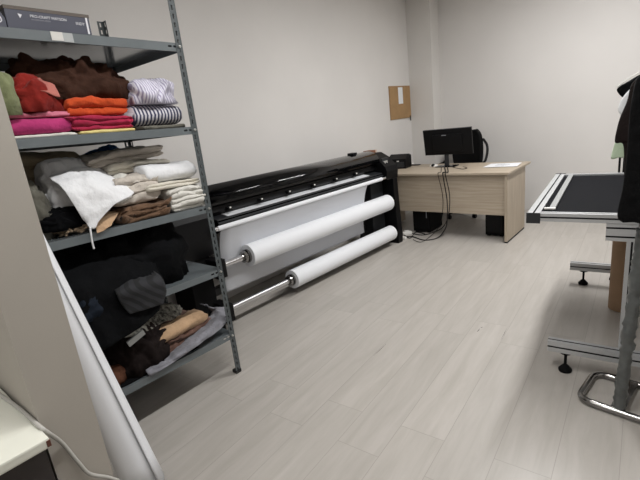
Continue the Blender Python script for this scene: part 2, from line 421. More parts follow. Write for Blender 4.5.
# ---------------------------------------------------------------- metal shelving rack
FX, RX, SY0, SY1 = -2.16, -2.97, 0.50, 1.522
rack = thing('shelving_rack', 'grey slotted-angle metal rack with five shelves of fabric', 'shelf', ((FX + RX) / 2, 1.0, 0))
RO = Vector(rack.location)
def slotted_strip(bm, org, u, nrm, z0, z1, w=0.040, t=0.002, pitch=0.042, sl=0.024, sw=0.010):
    """flat strip from z0 to z1 with a line of real slots; u = width direction"""
    org, u, nrm = Vector(org), Vector(u), Vector(nrm)
    def slab(a, b, za, zb):
        pts = [org + u * a, org + u * b, org + u * b + nrm * t, org + u * a + nrm * t]
        r0 = [bm.verts.new((p.x, p.y, za)) for p in pts]; r1 = [bm.verts.new((p.x, p.y, zb)) for p in pts]
        for k in range(4): bm.faces.new((r0[k], r0[(k + 1) % 4], r1[(k + 1) % 4], r1[k]))
        bm.faces.new(r0); bm.faces.new(r1)
    m = w * 0.55
    slab(0, m - sw / 2, z0, z1); slab(m + sw / 2, w, z0, z1)
    z = z0
    while z < z1:
        ze = min(z + pitch - sl, z1); slab(m - sw / 2, m + sw / 2, z, ze); z += pitch
for (px, dx) in ((FX, -1), (RX, 1)):
    for (py, dy) in ((SY1, -1), (SY0, 1)):
        bm = bmesh.new()
        slotted_strip(bm, (px - RO.x, py - RO.y, 0), (dx, 0, 0), (0, dy, 0), 0.0, 2.32)
        slotted_strip(bm, (px - RO.x, py - RO.y, 0), (0, dy, 0), (dx, 0, 0), 0.0, 2.32)
        p = new_obj('post', bm, M['rackpost'], rack)
        bm = B(px - RO.x - 0.003 if dx < 0 else px - RO.x - 0.003, px - RO.x + 0.003, 0, 0.001, 0, 0.001); bm.free()
        f = new_obj('foot_cap', B(min(px, px + dx * .038) - RO.x - .002, max(px, px + dx * .038) - RO.x + .002, min(py, py + dy * .038) - RO.y - .002, max(py, py + dy * .038) - RO.y + .002, 0, 0.022), M['dark'], p)
LEV = [2.050, 1.610, 1.151, 0.748, 0.306]; TILT = -.022   # the shelves sag a little to the right
for li, z in enumerate(LEV):
    x0, x1, y0, y1 = RX + .003 - RO.x, FX - .003 - RO.x, SY0 + .003 - RO.y, SY1 - .003 - RO.y
    bm = bmesh.new()
    box(bm, x0, x1, y0, y1, z - .002, z)
    sb = new_obj('shelf_board', bm, M['rackboard'], rack)
    bm = bmesh.new()
    # front and rear lips with a small return flange; two slots near each end
    for xx, d in ((x1, -1), (x0, 1)):
        a, b = (xx - .0015, xx) if d < 0 else (xx, xx + .0015)
        segs = [(y0, y0 + .030), (y0 + .052, y0 + .062), (y0 + .084, y1 - .084), (y1 - .062, y1 - .052), (y1 - .030, y1)]
        for s0, s1 in segs: box(bm, a, b, s0, s1, z - .040, z - .002)
        for s0, s1 in ((y0 + .03, y0 + .052), (y0 + .062, y0 + .084), (y1 - .084, y1 - .062), (y1 - .052, y1 - .03)):
            box(bm, a, b, s0, s1, z - .013, z - .002); box(bm, a, b, s0, s1, z - .040, z - .023)
        f0, f1 = (xx - .012, xx) if d < 0 else (xx, xx + .012)
        box(bm, f0, f1, y0, y1, z - .042, z - .040)
    for yy in (y0, y1 - .0015): box(bm, x0, x1, yy, yy + .0015, z - .040, z - .002)
    new_obj('lip', bm, M['rack'], sb)
    for px_, s in ((FX - RO.x + .001, 1), (RX - RO.x - .001, -1)):
        for yy in (SY1 - .02 - RO.y, SY0 + .02 - RO.y):
            bm = bmesh.new()
            cyl(bm, (px_, yy, z - .018), (px_ + s * .006, yy, z - .018), .0085, .007, 6)
            cyl(bm, (px_ + s * .006, yy, z - .018), (px_ + s * .012, yy, z - .018), .0035, n=10)
            new_obj('bolt', bm, M['zinc'], rack)
    for xx in (FX - .02 - RO.x, RX + .02 - RO.x):
        bm = bmesh.new(); cyl(bm, (xx, SY1 - RO.y + .001, z - .018), (xx, SY1 - RO.y + .009, z - .018), .0085, .007, 6)
        new_obj('bolt', bm, M['zinc'], rack)
z = LEV[0]
ya, yb, yc = at_x(51, 35, FX).y - RO.y, at_x(63, 36, FX).y - RO.y, at_x(73, 37, FX).y - RO.y
o = new_obj('sticker', B(FX - .0025 - RO.x, FX - .0015 - RO.x + .001, ya, yb, z - .037, z - .001), M['tape'], rack); o['label'] = 'white torn sticker'
o = new_obj('sticker', B(FX - .0025 - RO.x, FX - .0015 - RO.x + .0012, yb, yc, z - .040, z - .002), M['tape2'], rack); o['label'] = 'grey torn sticker'

def sag_parts(o):
    for c in o.children:
        if c.name.split('.')[0] in ('shelf_board', 'lip', 'bolt', 'sticker'):
            for v in c.data.vertices: v.co.z += TILT * v.co.y
        sag_parts(c)
bpy.context.view_layer.update(); sag_parts(rack)
# ---------------------------------------------------------------- cartons on top of the rack
bx_x = FX - 0.015
p0, p1 = at_x(5, 16, bx_x), at_x(90, 25, bx_x)
hz = 0.086; y0, y1 = p0.y, p1.y
ct = thing('carton', 'long flat navy carton with white lettering on top of the rack', 'box', (bx_x - .15, (y0 + y1) / 2, LEV[0] + .0005))
L2 = (y1 - y0) / 2
new_obj('carton_body', B(-.15, .15, -L2, L2, 0, hz, bevel=.004), M['boxblue'], ct)
new_obj('lid_edge', B(-.151, .1515, -L2 - .001, L2 + .001, hz - .012, hz + .002), M['boxtop'], ct)
def print_on(s, size, y, zz, m, parent, x=.1508):
    bm = text_bm(s, size)
    bm.transform(Matrix.Translation((x, y, zz)) @ Matrix(((0, 0, 1, 0), (1, 0, 0, 0), (0, 1, 0, 0), (0, 0, 0, 1))))
    return new_obj('lettering', bm, m, parent)
yl = lambda px, py: at_x(px, py, bx_x).y - (y0 + y1) / 2
print_on('PRO-CRAFT MATSON', 0.0150, yl(31, 22), .050, M['print'], ct)
print_on('PROFESSIONAL FINISH', 0.0075, yl(33, 27), .039, M['printgrey'], ct)
print_on('INDY', 0.0165, yl(76.5, 28), .040, M['print'], ct)
bm = bmesh.new(); yy = yl(19, 21)
vs = [bm.verts.new((.1508, yy, .060)), bm.verts.new((.1508, yy + .015, .056)), bm.verts.new((.1508, yy + .006, .042))]
bm.faces.new(vs); r = bmesh.ops.extrude_face_region(bm, geom=bm.faces[:]); [setattr(v, 'co', v.co + Vector((.0005, 0, 0))) for v in r['geom'] if isinstance(v, bmesh.types.BMVert)]
new_obj('emblem', bm, M['print'], ct)
new_obj('end_flap', B(.1505, .1515, L2 - .018, L2 - .010, 0.005, hz - .012), M['print'], ct)
cb = thing('carton', 'dark round-cornered carton with a curved white mark, left end of rack top', 'box', (bx_x - .14, y0 - .075, LEV[0] + .0005))
bm = bmesh.new()
poly = [(-.07, 0), (.07, 0), (.07, .035), (.06, .055), (.04, .066), (-.07, .07)]
extrude_poly(bm, poly, lambda u, v, t: (t, u, v), -.14, .145)
new_obj('carton_body', bm, M['boxblue'], cb)
bm = bmesh.new(); tube(bm, smooth_path([(.1455, .036, .06), (.1455, .050, .045), (.1455, .056, .026), (.1455, .048, .018), (.1455, .046, .032)], 6), .0025, 6)
new_obj('curved_mark', bm, M['print'], cb)

# ---------------------------------------------------------------- fabrics: second shelf from the top
z1, z2, z3, z4 = LEV[1] + .0005, LEV[2] + .0005, LEV[3] + .0005, LEV[4] + .0005
G1, G2, G3, G4 = 'fabrics on the second shelf', 'fabrics on the third shelf', 'fabrics on the fourth shelf', 'fabrics on the bottom shelf'
SH = -2.19
folded('folded_fabric', 'white folded cloth flat under the fuchsia fabric', 'fabric', M['c_offwhite'], (-2.42, .735, z1), (.44, .30, .014), 1, 11, group=G1, wr=.003)
folded('folded_fabric', 'smooth fuchsia pink folded fabric at the left of the second shelf', 'fabric', M['c_fuchsia'], (-2.42, .705, z1 + .016), (.43, .335, .068), 1, 12, group=G1, wr=.006)
folded('folded_fabric', 'thin rose pink cloth lying on the fuchsia folded fabric', 'fabric', M['c_rose'], (-2.42, .75, z1 + .088), (.40, .24, .022), 1, 13, group=G1, wr=.01, rough_ends=.05)
heap('crumpled_fabric', 'crumpled dark red cloth on the pink folded fabrics', 'fabric', M['c_red'], (-2.44, .785, z1 + .112), (.46, .34, .16), 14, wr=.03, freq=9, group=G1, stretch=(1, 1, 1.6))
heap('crumpled_fabric', 'sage green rolled cloth at the far left of second shelf', 'fabric', M['c_green'], (-2.36, .615, z1 + .10), (.36, .17, .19), 15, wr=.02, freq=8, dome=.35, group=G1)
folded('folded_fabric', 'pale yellow cloth at the bottom of the orange stack', 'fabric', M['c_yellow'], (-2.42, 1.03, z1), (.45, .27, .016), 1, 16, group=G1, wr=.004)
folded('folded_fabric', 'raspberry folded fabric between orange and pale yellow cloth', 'fabric', M['c_magenta'], (-2.42, 1.02, z1 + .018), (.44, .29, .065), 3, 17, group=G1, wr=.012, rough_ends=.05)
folded('folded_fabric', 'bright orange folded fabric on raspberry cloth', 'fabric', M['c_orange'], (-2.43, 1.025, z1 + .086), (.43, .29, .085), 2, 18, group=G1, wr=.016, sag=.12)
heap('crumpled_fabric', 'big crumpled dark brown fabric topping the second shelf', 'fabric', M['c_brown'], (-2.48, 1.0, z1 + .165), (.50, .52, .215), 19, wr=.055, freq=6.5, dome=.55, group=G1, tilt=-.2)
bm = sheet_bm([[at_x(21, 72, -2.40), at_x(36, 68, -2.40), at_x(44, 78, -2.40)], [at_x(22, 82, -2.30), at_x(38, 79, -2.28), at_x(52, 82, -2.28)], [at_x(28, 90, -2.24), at_x(42, 92, -2.20), at_x(60, 97, -2.2)]], wr=.014, freq=13, seed=4)
tag(new_obj('draped_fabric', bm, M['c_pink'], smooth=True), 'dusty pink cloth draped over the dark red cloth', 'fabric', G1)
folded('folded_fabric', 'grey and black cloth under the navy striped fabric', 'fabric', M['c_khaki'], (-2.42, 1.345, z1), (.44, .25, .022), 1, 20, group=G1)
folded('folded_fabric', 'navy and white striped folded fabric at right of second shelf', 'fabric', M['c_navy'], (-2.42, 1.335, z1 + .024), (.43, .28, .105), 1, 21, group=G1, wr=.006)
heap('crumpled_fabric', 'lilac white pinstriped fabric bundle on the navy striped one', 'fabric', M['c_stripe'], (-2.40, 1.335, z1 + .135), (.44, .33, .12), 22, wr=.034, freq=6, dome=.42, group=G1)

# third shelf
heap('crumpled_fabric', 'khaki grey cloth heap at the left end of third shelf', 'fabric', M['c_khaki'], (-2.46, .64, z2), (.40, .20, .27), 30, wr=.03, freq=8, group=G2)
folded('folded_fabric', 'beige folded cloth high at the back left of third shelf', 'fabric', M['c_beige'], (-2.70, .84, z2), (.24, .40, .385), 5, 31, group=G2)
heap('crumpled_fabric', 'blue cloth bundle at the back of third shelf', 'fabric', M['c_blue'], (-2.70, 1.2, z2 + .2), (.24, .26, .20), 32, wr=.02, group=G2)
folded('folded_fabric', 'khaki folded cloth under the blue bundle at back', 'fabric', M['c_khaki'], (-2.70, 1.22, z2), (.24, .30, .198), 4, 33, group=G2)
heap('crumpled_fabric', 'dull grey white cloth mound behind the white draped sheet', 'fabric', M['c_greyheap'], (-2.42, .86, z2 + .002), (.36, .30, .345), 34, wr=.025, freq=6, dome=.5, group=G2)
folded('folded_fabric', 'dark brown crumpled folded cloth at front of third shelf', 'fabric', M['c_brown2'], (-2.34, 1.12, z2), (.34, .26, .085), 3, 35, wr=.03, rough_ends=.06, group=G2)
folded('folded_fabric', 'white folded fabric stack at the right end of third shelf', 'fabric', M['c_offwhite'], (-2.36, 1.375, z2), (.38, .22, .135), 5, 36, wr=.014, rough_ends=.03, group=G2)
folded('folded_fabric', 'cream flat cloth under the thick white rolled fabric', 'fabric', M['c_cream'], (-2.38, 1.33, z2 + .138), (.40, .33, .03), 2, 37, wr=.01, group=G2)
folded('folded_fabric', 'taupe grey folded fabric beneath the tilted cream roll', 'fabric', M['c_taupe'], (-2.40, 1.12, z2 + .088), (.40, .24, .15), 3, 38, wr=.02, group=G2)
folded('rolled_fabric', 'thick bright white rolled fabric at right of third shelf', 'fabric', M['c_white'], (-2.36, 1.33, z2 + .172), (.34, .31, .10), 1, 39, wr=.008, group=G2)
folded('folded_fabric', 'cream layer folded inside the top taupe fabric of third shelf', 'fabric', M['c_cream'], (-2.48, 1.22, z2 + .245), (.34, .36, .06), 2, 43, wr=.012, sag=.2, group=G2)
o = folded('folded_fabric', 'taupe folded fabric on top of third shelf pile', 'fabric', M['c_taupe'], (-2.52, 1.17, z2 + .30), (.34, .44, .07), 2, 40, wr=.016, sag=.25, group=G2); o.rotation_euler = (math.radians(4), 0, .06)
bm = sheet_bm([[at_x(52, 168, -2.48), at_x(72, 161, -2.48), at_x(92, 163, -2.48), at_x(112, 172, -2.46)],
               [at_x(50, 178, -2.30), at_x(72, 172, -2.28), at_x(96, 172, -2.28), at_x(128, 184, -2.28)],
               [at_x(62, 188, -2.19), at_x(78, 188, -2.165), at_x(100, 186, -2.165), at_x(133, 194, -2.18)],
               [at_x(74, 205, -2.155), at_x(84, 206, -2.14), at_x(98, 203, -2.14), at_x(114, 205, -2.145)],
               [at_x(86, 224, -2.145), at_x(90, 228, -2.135), at_x(95, 228, -2.135), at_x(98, 222, -2.14)]], k=7, wr=.014, freq=11, seed=8)
dr = tag(new_obj('draped_sheet', bm, M['c_white'], smooth=True), 'bright white cloth with pointed corner hanging over third shelf edge', 'fabric', G2)
bm = bmesh.new(); tube(bm, smooth_path([at_x(90, 227, -2.135), at_x(91, 234, -2.13), at_x(92, 241, -2.13), at_x(94, 249, -2.13)], 5), .0045, 8)
new_obj('drawstring', bm, M['c_white'], dr, smooth=True)
bm = sheet_bm([[at_x(112, 172, -2.40), at_x(122, 170, -2.36), at_x(132, 178, -2.34)], [at_x(108, 186, -2.25), at_x(122, 184, -2.22), at_x(134, 188, -2.22)], [at_x(110, 204, -2.19), at_x(121, 203, -2.175), at_x(132, 197, -2.19)]], wr=.012, freq=14, seed=9)
tag(new_obj('draped_fabric', bm, M['c_offwhite'], smooth=True), 'small off white cloth beside the bright white hanging cloth', 'fabric', G2)
bm = sheet_bm([[at_x(92, 215, -2.26), at_x(105, 212, -2.26), at_x(120, 212, -2.26)], [at_x(95, 224, -2.18), at_x(105, 221, -2.17), at_x(116, 217, -2.17)], [at_x(97, 233, -2.145), at_x(103, 231, -2.145), at_x(111, 225, -2.145)]], wr=.008, freq=14, seed=10)
tag(new_obj('draped_fabric', bm, M['c_tan'], smooth=True), 'tan cloth corner poking out under the white hanging cloth', 'fabric', G2)
bm = bmesh.new(); rnd = random.Random(5); pts = []
for k in range(70):
    a = k * 1.9; pts.append((-2.24 + .04 * math.cos(a) + rnd.uniform(-.015, .015), .72 + .0022 * k + .035 * math.sin(a * 1.3), z2 + .012 + .02 * abs(math.sin(a * .7)) + k % 3 * .004))
tube(bm, smooth_path(pts, 3), .006, 6)
tag(new_obj('yarn_tangle', bm, M['lace'], smooth=True), 'tangled oatmeal yarn trim at front left of third shelf', 'yarn', G2)
heap('crumpled_fabric', 'black heap added to darken the gap under the hanging white cloth', 'fabric', M['c_black'], (-2.3, .74, z2 + .034), (.2, .2, .1), 44, group=G2)  # black filler standing in for the shade of the gap

# fourth shelf
heap('crumpled_fabric', 'large black fabric heap filling the fourth shelf', 'fabric', M['c_black'], (-2.55, .985, z3), (.62, .90, .34), 50, wr=.05, freq=6, dome=.35, p=4, group=G3)
bm = sheet_bm([[(-2.34, .57, z3 + .27), (-2.34, .75, z3 + .29), (-2.34, .98, z3 + .27), (-2.34, 1.15, z3 + .2)],
               [(-2.15, .57, z3 + .16), (-2.14, .75, z3 + .17), (-2.14, .96, z3 + .14), (-2.15, 1.12, z3 + .06)],
               [(-2.115, .57, z3 + .02), (-2.11, .75, z3 + .02), (-2.11, .94, z3 + .0), (-2.115, 1.08, z3 + .0)],
               [(-2.11, .57, z3 - .16), (-2.10, .75, z3 - .15), (-2.10, .92, z3 - .12), (-2.11, 1.03, z3 - .08)]], k=8, wr=.022, freq=9, seed=51, thick=.008, stretch=(1, 1.6, .5))
tag(new_obj('draped_fabric', bm, M['c_black'], smooth=True), 'black cloth hanging down over the fourth shelf edge', 'fabric', G3)
bm = sheet_bm([[at_x(112, 283, -2.22), at_x(130, 272, -2.22), at_x(152, 270, -2.22)], [at_x(116, 293, -2.095), at_x(138, 284, -2.085), at_x(163, 280, -2.095)], [at_x(122, 305, -2.088), at_x(142, 298, -2.08), at_x(166, 291, -2.088)], [at_x(130, 314, -2.09), at_x(146, 309, -2.085), at_x(163, 304, -2.09)]], k=7, wr=.010, freq=9, seed=52, thick=.008)
tag(new_obj('draped_fabric', bm, M['c_rib'], smooth=True), 'dark grey ribbed fabric bulging out of the fourth shelf', 'fabric', G3)
heap('crumpled_fabric', 'blue black crumpled cloth low at left of the fourth shelf', 'fabric', M['c_navyblack'], (-2.17, .64, z3 + .002), (.14, .24, .12), 53, wr=.03, group=G3)
# bottom shelf
heap('crumpled_fabric', 'black fabric heap at the back left of bottom shelf', 'fabric', M['c_black'], (-2.62, .85, z4), (.5, .62, .32), 60, wr=.035, dome=.4, p=3.4, group=G4)
folded('folded_fabric', 'dark mauve brown folded fabric in the middle of bottom shelf', 'fabric', M['c_mauve'], (-2.46, 1.22, z4), (.42, .44, .11), 2, 61, wr=.025, group=G4)
folded('rolled_fabric', 'tan rolled fabric lying along the bottom shelf', 'fabric', M['c_tan'], (-2.30, 1.20, z4 + .092), (.12, .40, .085), 1, 62, rz=.10, wr=.014, group=G4)
bm = sheet_bm([[at_x(118, 322, -2.36), at_x(140, 312, -2.40), at_x(165, 303, -2.44), at_x(180, 305, -2.46)], [at_x(122, 330, -2.26), at_x(145, 322, -2.28), at_x(165, 314, -2.34), at_x(182, 311, -2.40)], [at_x(125, 338, -2.20), at_x(145, 332, -2.22), at_x(164, 322, -2.28), at_x(178, 318, -2.34)]], wr=.016, freq=14, seed=63)
tag(new_obj('draped_fabric', bm, M['c_snake'], smooth=True), 'black and grey snakeskin print cloth above the tan roll', 'fabric', G4)
heap('crumpled_fabric', 'very dark brown crumpled cloth under the snakeskin print cloth', 'fabric', M['c_darkbrown'], (-2.36, .95, z4 + .012), (.36, .36, .23), 64, wr=.03, dome=.4, group=G4)
heap('crumpled_fabric', 'terracotta brown cloth bundle at front left of bottom shelf', 'fabric', M['c_terra'], (-2.28, .74, z4 + .012), (.18, .22, .09), 65, wr=.012, dome=.45, group=G4)
folded('folded_fabric', 'black flat folded cloth along the front of bottom shelf', 'fabric', M['c_black'], (-2.35, .9, z4), (.36, .72, .010), 1, 66, wr=.003, group=G4)
bm = sheet_bm([[at_x(144, 366, -2.27), at_x(170, 352, -2.28), at_x(195, 330, -2.30), at_x(212, 312, -2.36), at_x(200, 304, -2.45)],
               [at_x(146, 371, -2.17), at_x(172, 357, -2.165), at_x(198, 338, -2.165), at_x(220, 318, -2.20), at_x(226, 308, -2.30)],
               [at_x(150, 377, -2.145), at_x(174, 362, -2.14), at_x(200, 344, -2.14), at_x(222, 327, -2.17), at_x(231, 316, -2.19)]], k=8, wr=.022, freq=15, seed=67)
tag(new_obj('draped_fabric', bm, M['c_whitegrey'], smooth=True), 'pale grey lining cloth draped along the bottom shelf edge', 'fabric', G4)
o = tag(new_obj('fabric_label', B(-.004, .004, -.05, .05, -.018, .018), M['tape2'], loc=at_x(136, 338, -2.165)), 'small grey paper label on dark cloth of the bottom shelf', 'label'); o.rotation_euler = (.35, .2, 0)

for o in bpy.data.objects:
    if o.parent is None and (o.get('group') in (G1, G2, G3, G4) or o.name.startswith('carton')) and o.location.length > .1:
        o.location.z += TILT * (o.location.y - 1.0); o.rotation_euler.x += TILT
# ---------------------------------------------------------------- large-format fabric printer
PRZ = math.radians(-2.3)
pr = thing('large_format_printer', 'long black wide-format textile printer along the left wall', 'printer', (-2.75, 2.0, 0), PRZ)
# local frame: y = along the machine, -x = towards the wall
def PB(name, m, *a, parent=pr, bevel=.004): return new_obj(name, B(*a, bevel=bevel), m, parent)
Vend = 2.33
bm = bmesh.new()   # glossy curved cover
prof = [(-.40, .98), (-.40, 1.08)] + [(-.235 + .165 * math.cos(a), 1.035 + .108 * math.sin(a)) for a in [PI * (1 - k / 40) for k in range(1, 40)]] + [(-.068, 1.02), (-.075, 1.0), (-.16, .98)]
extrude_poly(bm, prof, lambda u, v, t: (u, t, v), -.05, Vend)
tc_ = new_obj('top_cover', bm, M['blackgloss'], pr)
tc_.data.polygons.foreach_set('use_smooth', [len(p.vertices) == 4 and p.normal.z > -.2 for p in tc_.data.polygons])
bm = bmesh.new(); extrude_poly(bm, [(-.40, .90), (-.40, .979), (-.13, .979), (-.12, .935), (-.16, .90)], lambda u, v, t: (u, t, v), -.05, Vend); new_obj('carriage_beam', bm, M['black'], pr)
bm = bmesh.new(); extrude_poly(bm, [(-.17, .882), (-.17, .902), (-.05, .888), (-.04, .88), (-.05, .874)], lambda u, v, t: (u, t, v), .0, Vend); new_obj('platen', bm, M['charcoal'], pr)
bm = bmesh.new(); extrude_poly(bm, [(-.155, .9015), (-.155, .9035), (-.066, .8925), (-.066, .8905)], lambda u, v, t: (u, t, v), .12, Vend - .22); new_obj('media', bm, M['whitepaper'], pr)
bm = bmesh.new()
apr = [(-.16, .872)] + [(-.10 + .062 * math.cos(a), .812 + .06 * math.sin(a)) for a in [PI / 2 * (1 - k / 6) for k in range(7)]] + [(-.04, .80), (-.06, .78), (-.16, .78)]
extrude_poly(bm, apr, lambda u, v, t: (u, t, v), 0, Vend); new_obj('front_apron', bm, M['blackgloss'], pr)
bm = bmesh.new(); extrude_poly(bm, [(-.034, .846), (-.034, .858), (-.044, .866), (-.052, .866)], lambda u, v, t: (u, t, v), .0, Vend); new_obj('trim_strip', bm, M['charcoal'], pr)
for k in range(6):
    t = .17 + k * .345
    c = PB('pinch_lever', M['black'], -.135, -.085, t - .022, t + .022, .925, .955)
    PB('lever_tip', M['whiteplas'], -.092, -.083, t - .008, t + .008, .945, .957, parent=c, bevel=.001)
# beam behind, legs and end units
PB('rear_beam', M['blackmatt'], -.46, -.36, -.05, Vend, .70, .98)
PB('lower_crossbar', M['charcoal'], -.30, -.24, -.05, Vend + .05, .20, .27)
bm = bmesh.new()
lp = [(-.46, .62), (-.46, 1.06), (-.36, 1.125), (-.2, 1.125), (-.09, 1.06), (-.03, .93), (-.03, .76), (-.08, .62)]
extrude_poly(bm, lp, lambda u, v, t: (u, t, v), -.40, -.05); new_obj('end_housing', bm, M['black'], pr)
PB('leg', M['blackmatt'], -.40, -.10, -.30, -.10, .05, .62)
PB('foot', M['blackmatt'], -.48, .02, -.26, -.14, .012, .07)
bm = bmesh.new()
rp = [(-.46, .80), (-.46, 1.04), (-.34, 1.11), (-.2, 1.105), (-.10, 1.05), (.0, .955), (.02, .90), (.01, .80)]
extrude_poly(bm, rp, lambda u, v, t: (u, t, v), Vend, 2.57); rh = new_obj('end_housing', bm, M['black'], pr)
bm = bmesh.new()
rp2 = [(-.30, .0), (.045, .0), (.05, .10), (.03, .5), (.02, .80), (-.30, .80)]
extrude_poly(bm, rp2, lambda u, v, t: (u, t, v), 2.445, 2.54); new_obj('side_panel', bm, M['black'], pr)
bm = bmesh.new()
extrude_poly(bm, [(-.34, .0), (-.13, .0), (-.13, .8), (-.34, .8)], lambda u, v, t: (u, t, v), Vend - .14, 2.44); new_obj('leg', bm, M['charcoal'], pr)
PB('foot', M['blackmatt'], -.48, -.30, 2.36, 2.49, .0, .06)
cp = PB('control_panel', M['charcoal'], -.075, -.055, Vend + .03, Vend + .16, 1.01, 1.05, bevel=.002)
for k, (yy, zz) in enumerate(((2.37, .995), (2.41, .995), (2.37, .98), (2.41, .98))):
    PB('button', M['whiteplas'], -.055, -.035, yy + .02, yy + .034, zz + .01, zz + .02, bevel=.001)
PB('latch', M['black'], -.30, -.22, Vend - .3, Vend - .22, 1.13, 1.158)
# take-up: tension tube, paper web, two rolls on steel bars
bm = bmesh.new(); cyl(bm, (.0, -.10, .83), (.0, 2.31, .83), .019); new_obj('tension_tube', bm, M['steel'], pr, smooth=False)
bm = bmesh.new(); cyl(bm, (.0, -.04, .83), (.0, 2.24, .83), .0205); new_obj('paper_over_tube', bm, M['whitepaper'], pr)
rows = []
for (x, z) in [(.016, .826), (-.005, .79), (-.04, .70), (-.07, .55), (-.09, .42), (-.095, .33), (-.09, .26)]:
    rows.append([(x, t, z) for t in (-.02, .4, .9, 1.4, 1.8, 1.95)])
web = new_obj('paper_web', sheet_bm(rows, k=3, wr=.002, freq=2, seed=3, thick=.002), M['shadedpaper'], pr, smooth=True)
def roll(name, z, r, b0, w0, w1, b1, x=0.0):
    bm = bmesh.new(); cyl(bm, (x, w0, z), (x, w1, z), r, n=40)
    es = [e for e in bm.edges if all(abs(v.co.y - w0) < 1e-4 for v in e.verts) or all(abs(v.co.y - w1) < 1e-4 for v in e.verts)]
    bmesh.ops.bevel(bm, geom=es, offset=.012, segments=3, affect='EDGES')
    ro = new_obj(name, bm, M['whitepaper'], pr, smooth=True)
    ro.data.polygons.foreach_set('use_smooth', [len(p.vertices) < 10 for p in ro.data.polygons])
    bm = bmesh.new(); cyl(bm, (x, b0, z), (x, b1, z), .027, n=20); new_obj('core_bar', bm, M['steel'], ro)
    for (s, yy) in ((-1, w0), (1, w1)):
        bm = bmesh.new()
        cyl(bm, (x, yy, z), (x, yy + s * .018, z), r * .62, n=28); cyl(bm, (x, yy + s * .018, z), (x, yy + s * .030, z), r * .45, n=28)
        cyl(bm, (x, yy + s * .030, z), (x, yy + s * .05, z), r * .56, r * .5, n=28); cyl(bm, (x, yy + s * .05, z), (x, yy + s * .068, z), r * .34, n=24)
        new_obj('flange', bm, M['chrome'], ro)
    return ro
roll('upper_roll', .535, .094, -.06, .20, 2.33, 2.46)
roll('lower_roll', .157, .088, -.06, .66, 2.36, 2.46)
for z, nm in ((.535, 'roll_bracket'), (.157, 'roll_bracket')):
    PB(nm, M['black'], -.14, .05, -.14, -.055, z - .09, z + .06, bevel=.008)

# small things left on the printer's right end
def on_printer(u, t, z): return pr.matrix_basis @ Vector((u, t, z))
pr_m = Matrix.Translation((-2.75, 2, 0)) @ Matrix.Rotation(PRZ, 4, 'Z')
p = pr_m @ Vector((-.27, 2.42, 1.108)); bm = B(-.05, .05, -.06, .06, 0, .035, bevel=.004)
tag(new_obj('small_box', bm, M['brownbox'], loc=p), 'small brown carton on the right end of the printer', 'box')
p = pr_m @ Vector((-.27, 2.53, 1.108)); bm = bmesh.new(); lathe(bm, [(.012, 0), (.028, 0), (.028, .03), (.012, .03)], n=20)
tag(new_obj('tape_roll', bm, M['pinkish'], loc=p), 'pale pink tape roll on the right end of the printer', 'tape')

# ---------------------------------------------------------------- desk
DZ = .80; DY0 = 4.80; DX0, DX1 = -2.62, -1.425
dk = thing('desk', 'pale oak laminate office desk with solid front panel by the back wall', 'desk', ((DX0 - 2.98 + DX1 - DX0) * 0 + -2.16, 5.22, 0))
DO = Vector(dk.location)
def DBx(name, m, x0, x1, y0, y1, z0, z1, bevel=.002): return new_obj(name, B(x0 - DO.x, x1 - DO.x, y0 - DO.y, y1 - DO.y, z0, z1, bevel=bevel), m, dk)
dx_left = -3.12
DBx('desktop', M['desk'], dx_left, DX1, DY0, 5.66, DZ - .026, DZ, bevel=.004)
DBx('front_panel', M['desk'], dx_left + .05, -1.475, 4.85, 4.868, .312, DZ - .026)
sp = DBx('side_panel', M['deskside'], -1.475, -1.445, 4.82, 5.50, .018, DZ - .026)
DBx('side_panel', M['deskside'], dx_left + .02, dx_left + .05, 4.85, 5.47, .018, DZ - .026)
new_obj('foot_strip', B(-1.476 - DO.x, -1.444 - DO.x, 4.825 - DO.y, 5.49 - DO.y, 0, .018), M['dark'], sp)

# monitor seen from behind
mb = at_z(447, 166.5, DZ)
mo = thing('monitor', 'black flat computer monitor standing on the oak desk', 'monitor', (mb.x, mb.y, DZ), math.radians(2))
bm = bmesh.new(); box(bm, -.13, .13, -.075, .085, 0, .012, bevel=.005); new_obj('stand_base', bm, M['blackgloss'], mo)
bm = bmesh.new(); extrude_poly(bm, [(-.028, .012), (.028, .012), (.022, .26), (-.022, .26)], lambda u, v, t: (u, t, v), -.012, .012); new_obj('stand_neck', bm, M['charcoal'], mo)
a = at_y(424.5, 130.5, mb.y); b = at_y(473, 127.5, mb.y); c = at_y(430, 155, mb.y)
mx0, mx1 = a.x - mb.x + .015, b.x - mb.x
bm = B(mx0, mx1, -.048, -.02, .155, .482, bevel=.006)
pn = new_obj('panel', bm, M['black'], mo)
new_obj('rear_bulge', B(mx0 + .12, mx1 - .12, -.062, -.047, .19, .42, bevel=.012), M['black'], mo)
bm = bmesh.new(); box(bm, mx0, mx0 + .004, -.05, -.018, .157, .48); box(bm, mx0, mx1, -.05, -.018, .480, .484); o = new_obj('bezel', bm, M['charcoal'], mo); o['label'] = 'thin grey rim'
new_obj('logo', B(-.03, .03, -.0635, -.061, .405, .413), M['printgrey'], mo)
tiltm = Matrix.Translation((0, -.03, .30)) @ Matrix.Rotation(math.radians(9), 4, 'X') @ Matrix.Translation((0, .03, -.30))
for c_ in mo.children:
    if c_.name.split('.')[0] in ('panel', 'rear_bulge', 'bezel', 'logo'): c_.data.transform(tiltm)
